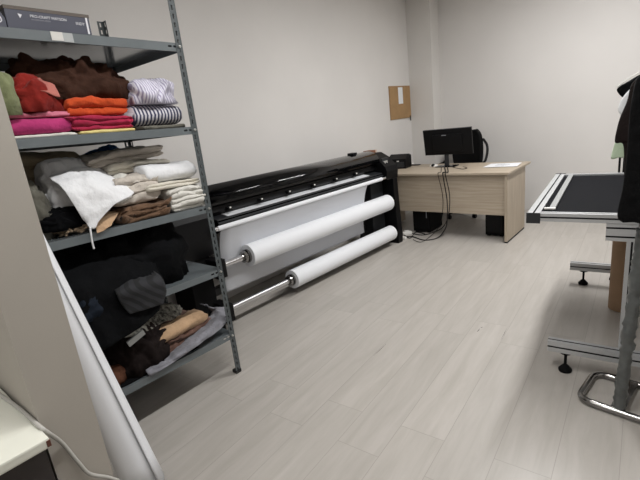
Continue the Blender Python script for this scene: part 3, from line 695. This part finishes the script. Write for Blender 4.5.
# desk odds and ends
p = at_z(434, 166.5, DZ)
ms = thing('computer_mouse', 'small white and black mouse beside the monitor base', 'mouse', (p.x, p.y, DZ))
bm = bmesh.new(); bmesh.ops.create_uvsphere(bm, u_segments=20, v_segments=10, radius=1)
for v in bm.verts: v.co = Vector((v.co.x * .062, v.co.y * .045, max(0, v.co.z) * .036))
new_obj('body', bm, M['whiteplas'], ms, smooth=True)
bm = bmesh.new(); bmesh.ops.create_uvsphere(bm, u_segments=16, v_segments=8, radius=1)
for v in bm.verts: v.co = Vector((v.co.x * .03, -.018 + v.co.y * .03, .014 + v.co.z * .024))
new_obj('scroll_area', bm, M['black'], ms, smooth=True)
pts4 = [at_z(483, 168.3, DZ), at_z(512, 168.5, DZ), at_z(525, 162, DZ), at_z(495, 162.5, DZ)]
for k, (dxy, rot, lab) in enumerate((((0, 0), 0.0, 'lower sheet of white printed paper on desk corner'), ((.02, -.015), .09, 'upper sheet of white printed paper on desk corner'))):
    cx = sum(q.x for q in pts4) / 4 + dxy[0]; cy = sum(q.y for q in pts4) / 4 + dxy[1]
    pa = thing('paper_sheet', lab, 'paper', (cx, cy, DZ + .001 + k * .004), rot)
    new_obj('sheet', B(-.19, .16, -.15, .14, 0, .003), M['whitepaper'], pa)
    if k == 1:
        bm = bmesh.new(); rnd = random.Random(3)
        for j in range(7):
            yy = -.1 + j * .03; box(bm, -.1, -.1 + rnd.uniform(.08, .2), yy, yy + .008, .003, .0034)
        new_obj('print', bm, M['printgrey'], pa)
# black device at the desk's left end + a thin black thing next to it
p = at_y(398, 168, 5.30)
lb = thing('label_printer', 'black box-shaped printer on the left end of the desk', 'printer', (-3.01, 5.34, DZ), .12)
bm = bmesh.new(); extrude_poly(bm, [(-.10, 0), (.12, 0), (.12, .16), (.05, .185), (-.09, .13)], lambda u, v, t: (t, u, v), -.17, .10)
new_obj('casing', bm, M['black'], lb)
new_obj('front_tray', B(-.15, .08, -.115, -.098, .02, .09, bevel=.003), M['charcoal'], lb)
new_obj('indicator', B(-.02, .01, -.117, -.112, .098, .11), M['whiteplas'], lb)
bm = B(-.07, .07, -.03, .03, 0, .012, bevel=.004)
q = at_z(414, 165.3, DZ)
tag(new_obj('telephone_handset', bm, M['black'], loc=(q.x + .02, q.y, DZ)), 'thin flat black handset lying between printer box and monitor', 'phone')

# ---------------------------------------------------------------- office chair behind the desk
chx, chy = -2.45, 6.0
ch = thing('office_chair', 'black swivel office chair behind the oak desk', 'chair', (chx, chy, 0), math.radians(170))
bm = bmesh.new(); lathe(bm, [(.025, .10), (.025, .42), (.05, .43), (.05, .44)]); new_obj('gas_lift', bm, M['black'], ch)
bm = bmesh.new()
for k in range(5):
    a = 2 * PI * k / 5 + .3
    cyl(bm, (0, 0, .12), (.29 * math.cos(a), .29 * math.sin(a), .075), .028, .018, 10)
new_obj('star_base', bm, M['black'], ch)
for k in range(5):
    a = 2 * PI * k / 5 + .3; x, y = .29 * math.cos(a), .29 * math.sin(a)
    bm = bmesh.new(); cyl(bm, (x - .022, y, .03), (x + .022, y, .03), .03, n=16); new_obj('caster', bm, M['black'], ch)
new_obj('seat', B(-.24, .24, -.24, .22, .44, .52, bevel=.03), M['blackmatt'], ch)
rows = []
for zz, wdt, cv in ((.60, .17, .02), (.75, .22, .0), (.95, .235, .0), (1.12, .21, .02), (1.19, .15, .03)):
    rows.append([(x * wdt, -.24 - cv * 0 + .05 * x * x, zz) for x in (-1, -.5, 0, .5, 1)])
new_obj('backrest', sheet_bm(rows, k=5, wr=0, thick=.05), M['blackmatt'], ch, smooth=True)
bm = bmesh.new(); tube(bm, smooth_path([(0, -.10, .46), (0, -.25, .47), (0, -.28, .55), (0, -.27, .75)], 6), .022, 8); new_obj('back_support', bm, M['black'], ch, smooth=True)
for s in (-1, 1):
    bm = bmesh.new(); tube(bm, smooth_path([(s * .25, .12, .47), (s * .31, .14, .58), (s * .32, .10, .72), (s * .32, -.12, .77), (s * .31, -.2, .95), (s * .23, -.23, 1.06)], 6), .017, 8)
    new_obj('armrest', bm, M['black'], ch, smooth=True)
# under the desk: two black cabinets / computers
q = at_z(497, 234, 0)
for nm, lab, cx, cy, sx, sy, sz in (('computer_tower', 'black computer tower under the right side of the desk', -1.66, 5.2, .21, .30, .40),
                               ('computer_tower', 'black computer tower under the left side of the desk', -2.56, 5.15, .24, .36, .40)):
    t = thing(nm, lab, 'computer', (cx, cy, 0))
    new_obj('case', B(-sx / 2, sx / 2, -sy / 2, sy / 2, .015, sz, bevel=.006), M['blackmatt'], t)
    new_obj('rear_plate', B(-sx / 2 + .015, sx / 2 - .015, -sy / 2 - .003, -sy / 2, .05, sz - .03), M['black'], t)
    if cx < -2: new_obj('port_strip', B(sx / 2 - .05, sx / 2 - .04, -sy / 2 - .006, -sy / 2 - .003, .20, .36), M['printgrey'], t)
    for sxx in (-1, 1): new_obj('foot', B(sxx * sx * .35 - .02, sxx * sx * .35 + .02, -sy / 2 + .02, sy / 2 - .02, 0, .015), M['dark'], t)

# ---------------------------------------------------------------- cables and power strip
yf = DY0 - .012
def cable(label, pts, r, m, cat='cable', group=None, k=8, name='cable'):
    bm = bmesh.new(); tube(bm, smooth_path(pts, k), r, 8); return tag(new_obj(name, bm, m, smooth=True), label, cat, group)
fl = lambda x, y: at_z(x, y, .008)
mbk = Vector((mb.x, mb.y - .08, DZ + .008))
e1, e2, e3 = at_z(447, 172, DZ), at_z(449.5, 172, DZ), at_z(442.5, 172, DZ)
def drop(e, dz=.008): return [Vector((e.x, DY0 + .06, DZ + .008)), Vector((e.x, DY0 + .005, DZ + .009)), Vector((e.x, yf - .008, DZ - .02))]
cable('black cable dropping down the desk front and looping widest on the floor', [mbk] + drop(e1) + [at_y(447, 200, yf - .02), at_y(447, 222, yf - .03), at_z(444, 231, .05), fl(437, 238), fl(424, 240), fl(412, 236.5), fl(404, 237)], .006, M['black'])
cable('black cable running down the desk front just right of its neighbour', [mbk + Vector((.04, 0, 0))] + drop(e2) + [at_y(449.5, 195, yf - .02), at_y(448.5, 215, yf - .03), at_z(443, 227, .06), fl(434, 232), fl(422, 235), fl(409, 232.5)], .005, M['black'])
cable('thin black cable leftmost of the three on the desk front', [mbk + Vector((-.04, 0, 0))] + drop(e3) + [at_y(442.5, 195, yf - .01), at_y(442.5, 212, yf - .02), at_z(439.5, 226, .07), fl(430, 236.5), fl(421, 242), fl(413, 239.5)], .0035, M['black'])
cable('black cable loop lying on the desk in front of the monitor base', [at_z(452, 167, DZ + .006), at_z(462, 169, DZ + .006), at_z(467, 168, DZ + .006), at_z(463, 166.6, DZ + .006)], .0035, M['black'])
cable('black cable tangled along the floor toward the printer', [fl(425, 234), fl(416, 232), fl(410, 238), fl(402, 234), fl(400, 238)], .006, M['black'])
q = at_z(407, 234.5, 0)
ps = thing('power_adapter', 'white plug adapter on the floor beside the printer leg', 'adapter', (q.x, q.y, 0), .9)
new_obj('body', B(-.06, .06, -.03, .03, 0, .04, bevel=.008), M['whiteplas'], ps)
new_obj('plug', B(-.03, .03, -.02, .02, .04, .055, bevel=.006), M['whiteplas'], ps)
q = at_z(400.5, 239, 0)
tag(new_obj('power_plug', B(-.03, .03, -.02, .02, 0, .035, bevel=.008), M['whiteplas'], loc=(q.x + .05, q.y, 0)), 'smaller white plug at the foot of the printer side panel', 'plug')

# ---------------------------------------------------------------- kraft board on the wall
a, b = at_x(388.5, 86, XL), at_x(410.5, 118, XL)
kb = thing('clipboard', 'brown kraft board with a white paper tag hung on the left wall', 'board', (XL, 5.875, 1.45))
new_obj('board', B(0.002, .016, -.3, .3, 0, .46), M['kraft'], kb)
bm = bmesh.new()
for k in range(12): box(bm, .016, .018, -.3 + k * .05, -.29 + k * .05, .448, .456)
for k in range(9): box(bm, .016, .018, -.296, -.288, k * .05, k * .05 + .012)
new_obj('stitching', bm, M['card'], kb)
new_obj('paper_tag', B(.016, .019, -.06, .07, .21, .44, bevel=.002), M['whitepaper'], kb)
bm = bmesh.new(); cyl(bm, (.02, .26, .03), (.02, .27, -.045), .008, n=10); new_obj('pen', bm, M['charcoal'], kb)

# ---------------------------------------------------------------- aluminium cutting table
TZ = .93
t0 = at_z(527, 213, TZ); TR = math.radians(5.68)
tb = thing('cutting_table', 'aluminium profile cutting table with black bed at the right', 'table', (t0.x, t0.y, 0), TR)
far = at_z(556, 174, TZ); TL = (far - t0).length; TW = 1.75
def tl(p): return Matrix.Rotation(-TR, 3, 'Z') @ (Vector(p) - Vector((t0.x, t0.y, 0)))
def SB(name, *a): bm = bmesh.new(); slot_bar(bm, *a); return new_obj(name, bm, [M['alu'], M['dark']], tb)
rw = .045
LW = .064
SB('rail', 'X', LW + .001, TW, rw / 2, TZ - rw / 2, rw, rw)
SB('rail', 'X', LW + .001, TW, TL - rw / 2, TZ - rw / 2, rw, rw)
SB('rail', 'Y', 0.0, TL, LW / 2, TZ - rw / 2, LW, rw)
SB('rail', 'Y', 0.0, TL, TW + rw / 2, TZ - rw / 2, rw, rw)
new_obj('corner_cap', B(-.003, LW + .003, -.005, 0, TZ - rw - .012, TZ + .002), M['charcoal'], tb)
new_obj('corner_cap', B(-.003, LW + .003, TL, TL + .005, TZ - rw, TZ + .004), M['charcoal'], tb)
new_obj('bed', B(LW + .002, TW, rw, TL - rw, TZ - .03, TZ - .012), M['bed'], tb)
bm = bmesh.new(); box(bm, .094, .126, rw + .10, TL - rw - .015, TZ - .010, TZ + .004, bevel=.002)
st = new_obj('measuring_strip', bm, mat('grey_strip', rgb(150, 152, 152), .4, .4), tb)
bm = bmesh.new(); cyl(bm, (.070, rw + .075, TZ), (.128, rw + .075, TZ), .007, n=14); new_obj('handle', bm, M['whiteplas'], st)
# under-frame
blk = tl(at_y(606, 230, t0.y + .03)); bx0 = blk.x
for yy in (rw / 2 + .004, TL - rw / 2 - .004):
    SB('crossbeam', 'X', bx0, TW - .25, yy, TZ - rw - .048, .045, .092)
px = tl(at_y(618.5, 345, t0.y + .02)).x
f1, f2 = tl(at_z(565, 370.5, 0)), tl(at_z(583, 284, 0))
for i, (yy, ff, bl) in enumerate(((f1.y, f1, at_z(549, 339, .165)), (f2.y, f2, at_z(571, 262, .165)))):
    bxl = tl(bl).x
    SB('post', 'Z', .188, TZ - rw - .095, px + .0225, max(min(yy, TL - .03), .03), .045, .045)
    SB('post', 'Z', .188, TZ - rw - .095, TW - .5, max(min(yy, TL - .03), .03), .045, .045)
    SB('foot_beam', 'X', bxl, TW - .1, yy, .157, .06, .062)
    for xx in (ff.x, TW - .22):
        bm = bmesh.new()
        lathe(bm, [(.034, 0), (.036, .012), (.018, .035), (.008, .045), (.008, .113), (.03, .116), (.03, .126)], (xx, yy, 0), 20)
        lf = new_obj('levelling_foot', bm, M['blackmatt'], tb)
# brown cardboard tube standing under the table
q = at_z(617, 312, 0)
bm = bmesh.new(); lathe(bm, [(.082, 0), (.085, .004), (.085, .80), (.082, .805), (.06, .805), (.06, .70)], n=36)
ct2 = tag(new_obj('cardboard_tube', bm, M['card'], smooth=False, loc=(q.x + .02, q.y + .08, 0)), 'brown cardboard tube standing upright under the cutting table', 'tube')

# ---------------------------------------------------------------- garment rack with chrome foot
g0 = at_z(621, 400, 0)
gr = thing('garment_rack', 'clothes rail with chrome loop foot and film-wrapped upright', 'clothes rack', (g0.x, g0.y, 0), math.radians(-7))
GI = Matrix.Rotation(math.radians(7), 3, 'Z')
def gl(p): return GI @ (Vector(p) - Vector((g0.x, g0.y, 0)))
nl, fl_ = gl(at_z(581, 392, .02)), gl(at_z(592, 375, .02))
yb_, yf_, xl_ = gl(at_z(605, 375, .02)).y, gl(at_z(610, 409, .02)).y, gl(at_z(580, 388, .02)).x + .018
R_ = .062; loop = []
xr_ = .36
for cx, cy, a0 in ((xl_ + R_, yf_ + R_, PI), (xr_ - R_, yf_ + R_, 1.5 * PI), (xr_ - R_, yb_ - R_, 0), (xl_ + R_, yb_ - R_, PI / 2)):
    for k in range(9):
        a = a0 + PI / 2 * k / 8; loop.append((cx + R_ * math.cos(a), cy + R_ * math.sin(a), .019))
bm = bmesh.new(); tube(bm, loop, .018, 12, closed=True); new_obj('foot_loop', bm, M['chrome'], gr, smooth=True)
ux, uy = 0.012, yf_ + .025
new_obj('foot_plate', B(ux - .03, ux + .03, yf_, yb_, .012, .034, bevel=.004), M['chrome'], gr)
bm = bmesh.new(); cyl(bm, (ux, uy, .03), (ux + .065, uy, 1.70), .019, n=16); up = new_obj('upright', bm, M['chrome'], gr, smooth=True)
bm = bmesh.new(); rows_ = []
NZ, NA = 60, 20; rings = []
for j in range(NZ + 1):
    zz = .034 + (.95 - .034) * j / NZ
    ring = []
    for k in range(NA):
        a = 2 * PI * k / NA
        rr = .0255 + .012 * wrinkle(Vector((math.cos(a) * .5, math.sin(a) * .5, zz * 16)), 1.3, 4)
        rr = max(rr, .0215)
        ring.append(bm.verts.new((ux + .038 * zz + rr * math.cos(a), uy + rr * math.sin(a), zz)))
    rings.append(ring)
for a_, b_ in zip(rings, rings[1:]):
    for k in range(NA): bm.faces.new((a_[k], a_[(k + 1) % NA], b_[(k + 1) % NA], b_[k]))
o = new_obj('wrapping_film', bm, M['plasticwrap'], up, smooth=True)
RZ_ = 1.70
bm = bmesh.new(); tube(bm, smooth_path([(ux + .066, uy - .24, 1.712), (ux + .066, uy, 1.712), (ux + .08, uy + .3, 1.72), (ux + .12, uy + .62, 1.735)], 6), .014, 10)
new_obj('rail', bm, M['chrome'], gr, smooth=True)
bm = bmesh.new(); cyl(bm, (ux + .12, uy + .62, 1.735), (ux + .42, uy + .62, 1.735), .014); cyl(bm, (ux + .42, uy + .62, 1.745), (ux + .42, uy + .62, .96), .014); new_obj('far_upright', bm, M['chrome'], gr)

def garment(name, label, cat, m, yc, zt, pts_left, right, thick, seed, wr=.012):
    """hanging garment: list of (x_left, z) down the left side, mirrored width to x=right; plump around its plane y=yc"""
    bm = bmesh.new(); NK = 26; rings = []
    path = smooth_path([Vector((x, 0, z)) for x, z in pts_left], 6)
    for p in path:
        ring = []
        xc = (p.x + right) / 2; hw = max((right - p.x) / 2, .01)
        for k in range(NK):
            a = 2 * PI * k / NK; cx = math.copysign(abs(math.cos(a)) ** .7, math.cos(a)); sy = math.copysign(abs(math.sin(a)) ** .8, math.sin(a))
            q = Vector((xc + hw * cx, yc + thick / 2 * sy, p.z))
            d = wrinkle(Vector((q.x * 1.6, q.y * 2, q.z * .45)), 7, seed) * wr
            ring.append(bm.verts.new((q.x, q.y + d * (1 if sy < 0 else -1), q.z + (0.006 * math.sin(k * 1.3)))))
        rings.append(ring)
    for a_, b_ in zip(rings, rings[1:]):
        for k in range(NK): bm.faces.new((a_[k], a_[(k + 1) % NK], b_[(k + 1) % NK], b_[k]))
    bm.faces.new(rings[0]); bm.faces.new(rings[-1])
    return tag(new_obj(name, bm, m, smooth=True), label, cat, 'clothes on the rail')
def L_(pxs, Y): return [(at_y(x, y, Y).x, at_y(x, y, Y).z) for x, y in pxs]
Ya, Yb2, Yc, Yd = g0.y - .19, g0.y + .14, g0.y + .26, g0.y + .38
garment('coat', 'long black coat hanging nearest on the clothes rail', 'coat', M['c_blackcoat'], Ya, 1.6, L_([(645, 72), (636, 78), (632, 95), (629, 120), (627, 150), (623, 185), (618, 208), (618, 217), (622, 221)], Ya), .30, .09, 70)
garment('t_shirt', 'dark brown short-sleeved shirt hanging behind the black coat', 'shirt', M['c_darkbrown'], Yb2, 1.55, L_([(638, 76), (631, 84), (627, 100), (619.5, 118), (615, 137), (616, 142), (623, 143), (624, 160), (624, 176)], Yb2), .26, .08, 71)
garment('blouse', 'pale green blouse hem hanging behind the dark brown shirt', 'blouse', M['c_lightgreen'], Yc, 1.5, L_([(640, 90), (630, 97), (626, 110), (622, 125), (616, 138), (611, 156), (614, 158)], Yc), .2, .06, 72)
garment('jacket', 'short black jacket with pale edge farthest on the clothes rail', 'jacket', M['c_black'], Yd, 1.6, L_([(636, 76), (626, 82), (617, 88), (621, 95), (626, 97)], Yd), .2, .06, 73)
bm = bmesh.new(); tube(bm, smooth_path([at_y(616.5, 87.5, Yd - .035), at_y(624, 82, Yd - .04), at_y(633, 76, Yd - .04), at_y(640, 72, Yd - .04)], 6), .0035, 8)
hg = tag(new_obj('clothes_hanger', bm, M['whiteplas'], smooth=True), 'white plastic hanger arm along the short black jacket shoulder', 'hanger')
bm = bmesh.new(); tube(bm, smooth_path([at_y(622, 95, Yb2 + .055), at_y(620, 102, Yb2 + .06), at_y(617, 110, Yb2 + .06), at_y(622, 113, Yb2 + .06)], 5), .012, 8)
bm.free()
garment('white_shirt', 'white shirt sleeve showing between brown shirt and black jacket', 'shirt', M['c_white'], (Yb2 + Yc) / 2 + .01, 1.5, L_([(636, 84), (627, 91), (621, 99), (618, 108), (621, 114), (628, 118)], (Yb2 + Yc) / 2), .1, .03, 74)
# slim black stand behind the table
q1 = at_y(619.5, 165, t0.y + TL + .25); q2 = at_y(624, 165, t0.y + TL + .25)
sd = thing('metal_stand', 'slim black two-rod stand behind the far table edge', 'stand', ((q1.x + q2.x) / 2, t0.y + TL + .25, 0))
hw = (q2.x - q1.x) / 2
for s in (-1, 1):
    bm = bmesh.new(); cyl(bm, (s * hw, 0, .02), (s * hw, 0, 1.10), .008, n=12); new_obj('rod', bm, M['black'], sd)
bm = bmesh.new(); box(bm, -hw - .01, hw + .01, -.06, .06, 0, .02, bevel=.005); new_obj('base', bm, M['black'], sd)
bm = B(-hw - .02, hw + .02, -.02, .02, 1.10, 1.13, bevel=.004); new_obj('top_plate', bm, M['black'], sd)

# ---------------------------------------------------------------- foreground left: table, cable, leaning paper roll
TT = .75
cr = at_z(50, 437, TT)
ft = thing('side_table', 'cream-topped table corner in the left foreground', 'table', (-1.82, .05, 0))
new_obj('tabletop', B(-.62, cr.x + 1.82, -.35 + .0, PY0 - .006 - .05, TT - .032, TT, bevel=.006), M['tabletop'], ft)
new_obj('chipped_corner', B(cr.x + 1.82 - .009, cr.x + 1.82 + .0015, PY0 - .05 - .017, PY0 - .05 - .0055, TT - .028, TT - .006, bevel=.002), M['rust'], ft)
new_obj('apron', B(-.60, cr.x + 1.82 - .02, -.33, PY0 - .05 - .02, TT - .40, TT - .032), M['undertable'], ft)
for sx in (-.58, cr.x + 1.82 - .06):
    for sy in (-.31, PY0 - .05 - .06): new_obj('leg', B(sx - .02, sx + .02, sy - .02, sy + .02, 0, TT - .4), M['undertable'], ft)
xe = PX + .012
cable('pale grey cable trailing off the cream table down the beige wall end', [at_z(-14, 384, TT + .006), at_z(2, 396, TT + .007), at_z(20, 409, TT + .007), at_z(38, 425, TT + .007), at_x(47, 432, xe + .03), at_x(62, 443, xe), at_x(78, 462, xe), at_x(90, 474, xe), at_x(110, 478, xe), at_x(122, 486, xe), (xe, .38, .3), (xe + .02, .36, .008), (xe + .1, .3, .008)], .0065, M['cablegrey'])
# leaning loosely rolled white paper
A0 = at_z(158, 477, 0.0); 
bA = Vector((-1.80, .628, 0)); bB = Vector((-1.985, .478, 1.5))
ax = (bB - bA); ln = ax.length; ax.normalize(); s_, t_ = frame_of(ax)
sd_ = Vector((.93, .36, 0)); off_ = math.atan2(sd_.dot(t_), sd_.dot(s_)) - 2 * PI * 1.35
bm = bmesh.new(); NS, NT = 72, 10; ringsO = []
for j in range(NT + 1):
    row = []
    for k in range(NS + 1):
        a = 2 * PI * 1.35 * k / NS + off_; r = (.078 + .014 * k / NS + .045 * max(0, k / NS - .93)) * (1 - .52 * j / NT)
        row.append(bm.verts.new(bA + ax * (ln * j / NT) + (s_ * math.cos(a) + t_ * math.sin(a)) * r))
    ringsO.append(row)
for j in range(NT):
    for k in range(NS): bm.faces.new((ringsO[j][k], ringsO[j][k + 1], ringsO[j + 1][k + 1], ringsO[j + 1][k]))
lowest = min(v.co.z for v in bm.verts)
for v in bm.verts: v.co.z -= lowest
pl = tag(new_obj('paper_roll', bm, M['whitepaper'], smooth=True), 'loose white paper roll leaning behind the beige wall end', 'paper roll')
sm = pl.modifiers.new('thickness', 'SOLIDIFY'); sm.thickness = .002

# ---------------------------------------------------------------- ceiling lights
def ceiling_light(x, y, power, label, hl=.75):
    t = thing('ceiling_light', label, 'ceiling light', (x, y, ZC), 0, 'ceiling lights')
    new_obj('housing', B(-.07, .07, -hl, hl, -.05, -.001, bevel=.006), M['whiteplas'], t)
    em = bpy.data.materials.get('lamp_tube')
    if not em:
        em = mat('lamp_tube', (1, 1, 1, 1), .4); b = em.node_tree.nodes['Principled BSDF']
        b.inputs['Emission Color'].default_value = (1, .99, .975, 1); b.inputs['Emission Strength'].default_value = 6
    bm = bmesh.new(); cyl(bm, (0, -hl + .03, -.068), (0, hl - .03, -.068), .016, n=16); new_obj('tube', bm, em, t)
    ld = bpy.data.lights.new('lamp', 'AREA'); ld.shape = 'RECTANGLE'; ld.size = .06; ld.size_y = 2 * hl - .06; ld.energy = power; ld.color = (1, .993, .984)
    lo = bpy.data.objects.new('lamp', ld); C.objects.link(lo); lo.parent = t; lo.location = (0, 0, -.09)
    return t
ceiling_light(-0.8, 1.0, 42, 'white strip light on the ceiling near the rack')
ceiling_light(-0.8, 4.1, 102, 'long white strip light on the ceiling between rack and desk', 1.25)
ceiling_light(1.5, 1.6, 5, 'white strip light on the ceiling over the near right')
ceiling_light(1.5, 4.4, 10, 'white strip light on the ceiling over the far right')
ceiling_light(-1.5, -1.1, 24, 'unseen strip light added at the room front to brighten the partition')  # unseen lamp, added and placed to brighten the partition's near face

w = bpy.data.worlds.new('world'); bpy.context.scene.world = w; w.use_nodes = True
w.node_tree.nodes['Background'].inputs['Color'].default_value = (.9, .95, 1, 1); w.node_tree.nodes['Background'].inputs['Strength'].default_value = .3

cd = bpy.data.cameras.new('camera'); cam = bpy.data.objects.new('camera', cd); C.objects.link(cam)
cd.sensor_width = 36; cd.lens = FPX / 640 * 36; cd.clip_start = .05
mw = CAM @ Matrix.Rotation(PI / 2, 3, 'X')
cam.matrix_world = Matrix.Translation((0, 0, CAMH)) @ mw.to_4x4()
S = bpy.context.scene; S.camera = cam
vs_ = S.view_settings; S.display_settings.display_device = 'sRGB'
vs_.view_transform = 'Standard'; vs_.look = 'None'; vs_.gamma = 1; vs_.use_curve_mapping = False; vs_.exposure = -0.1
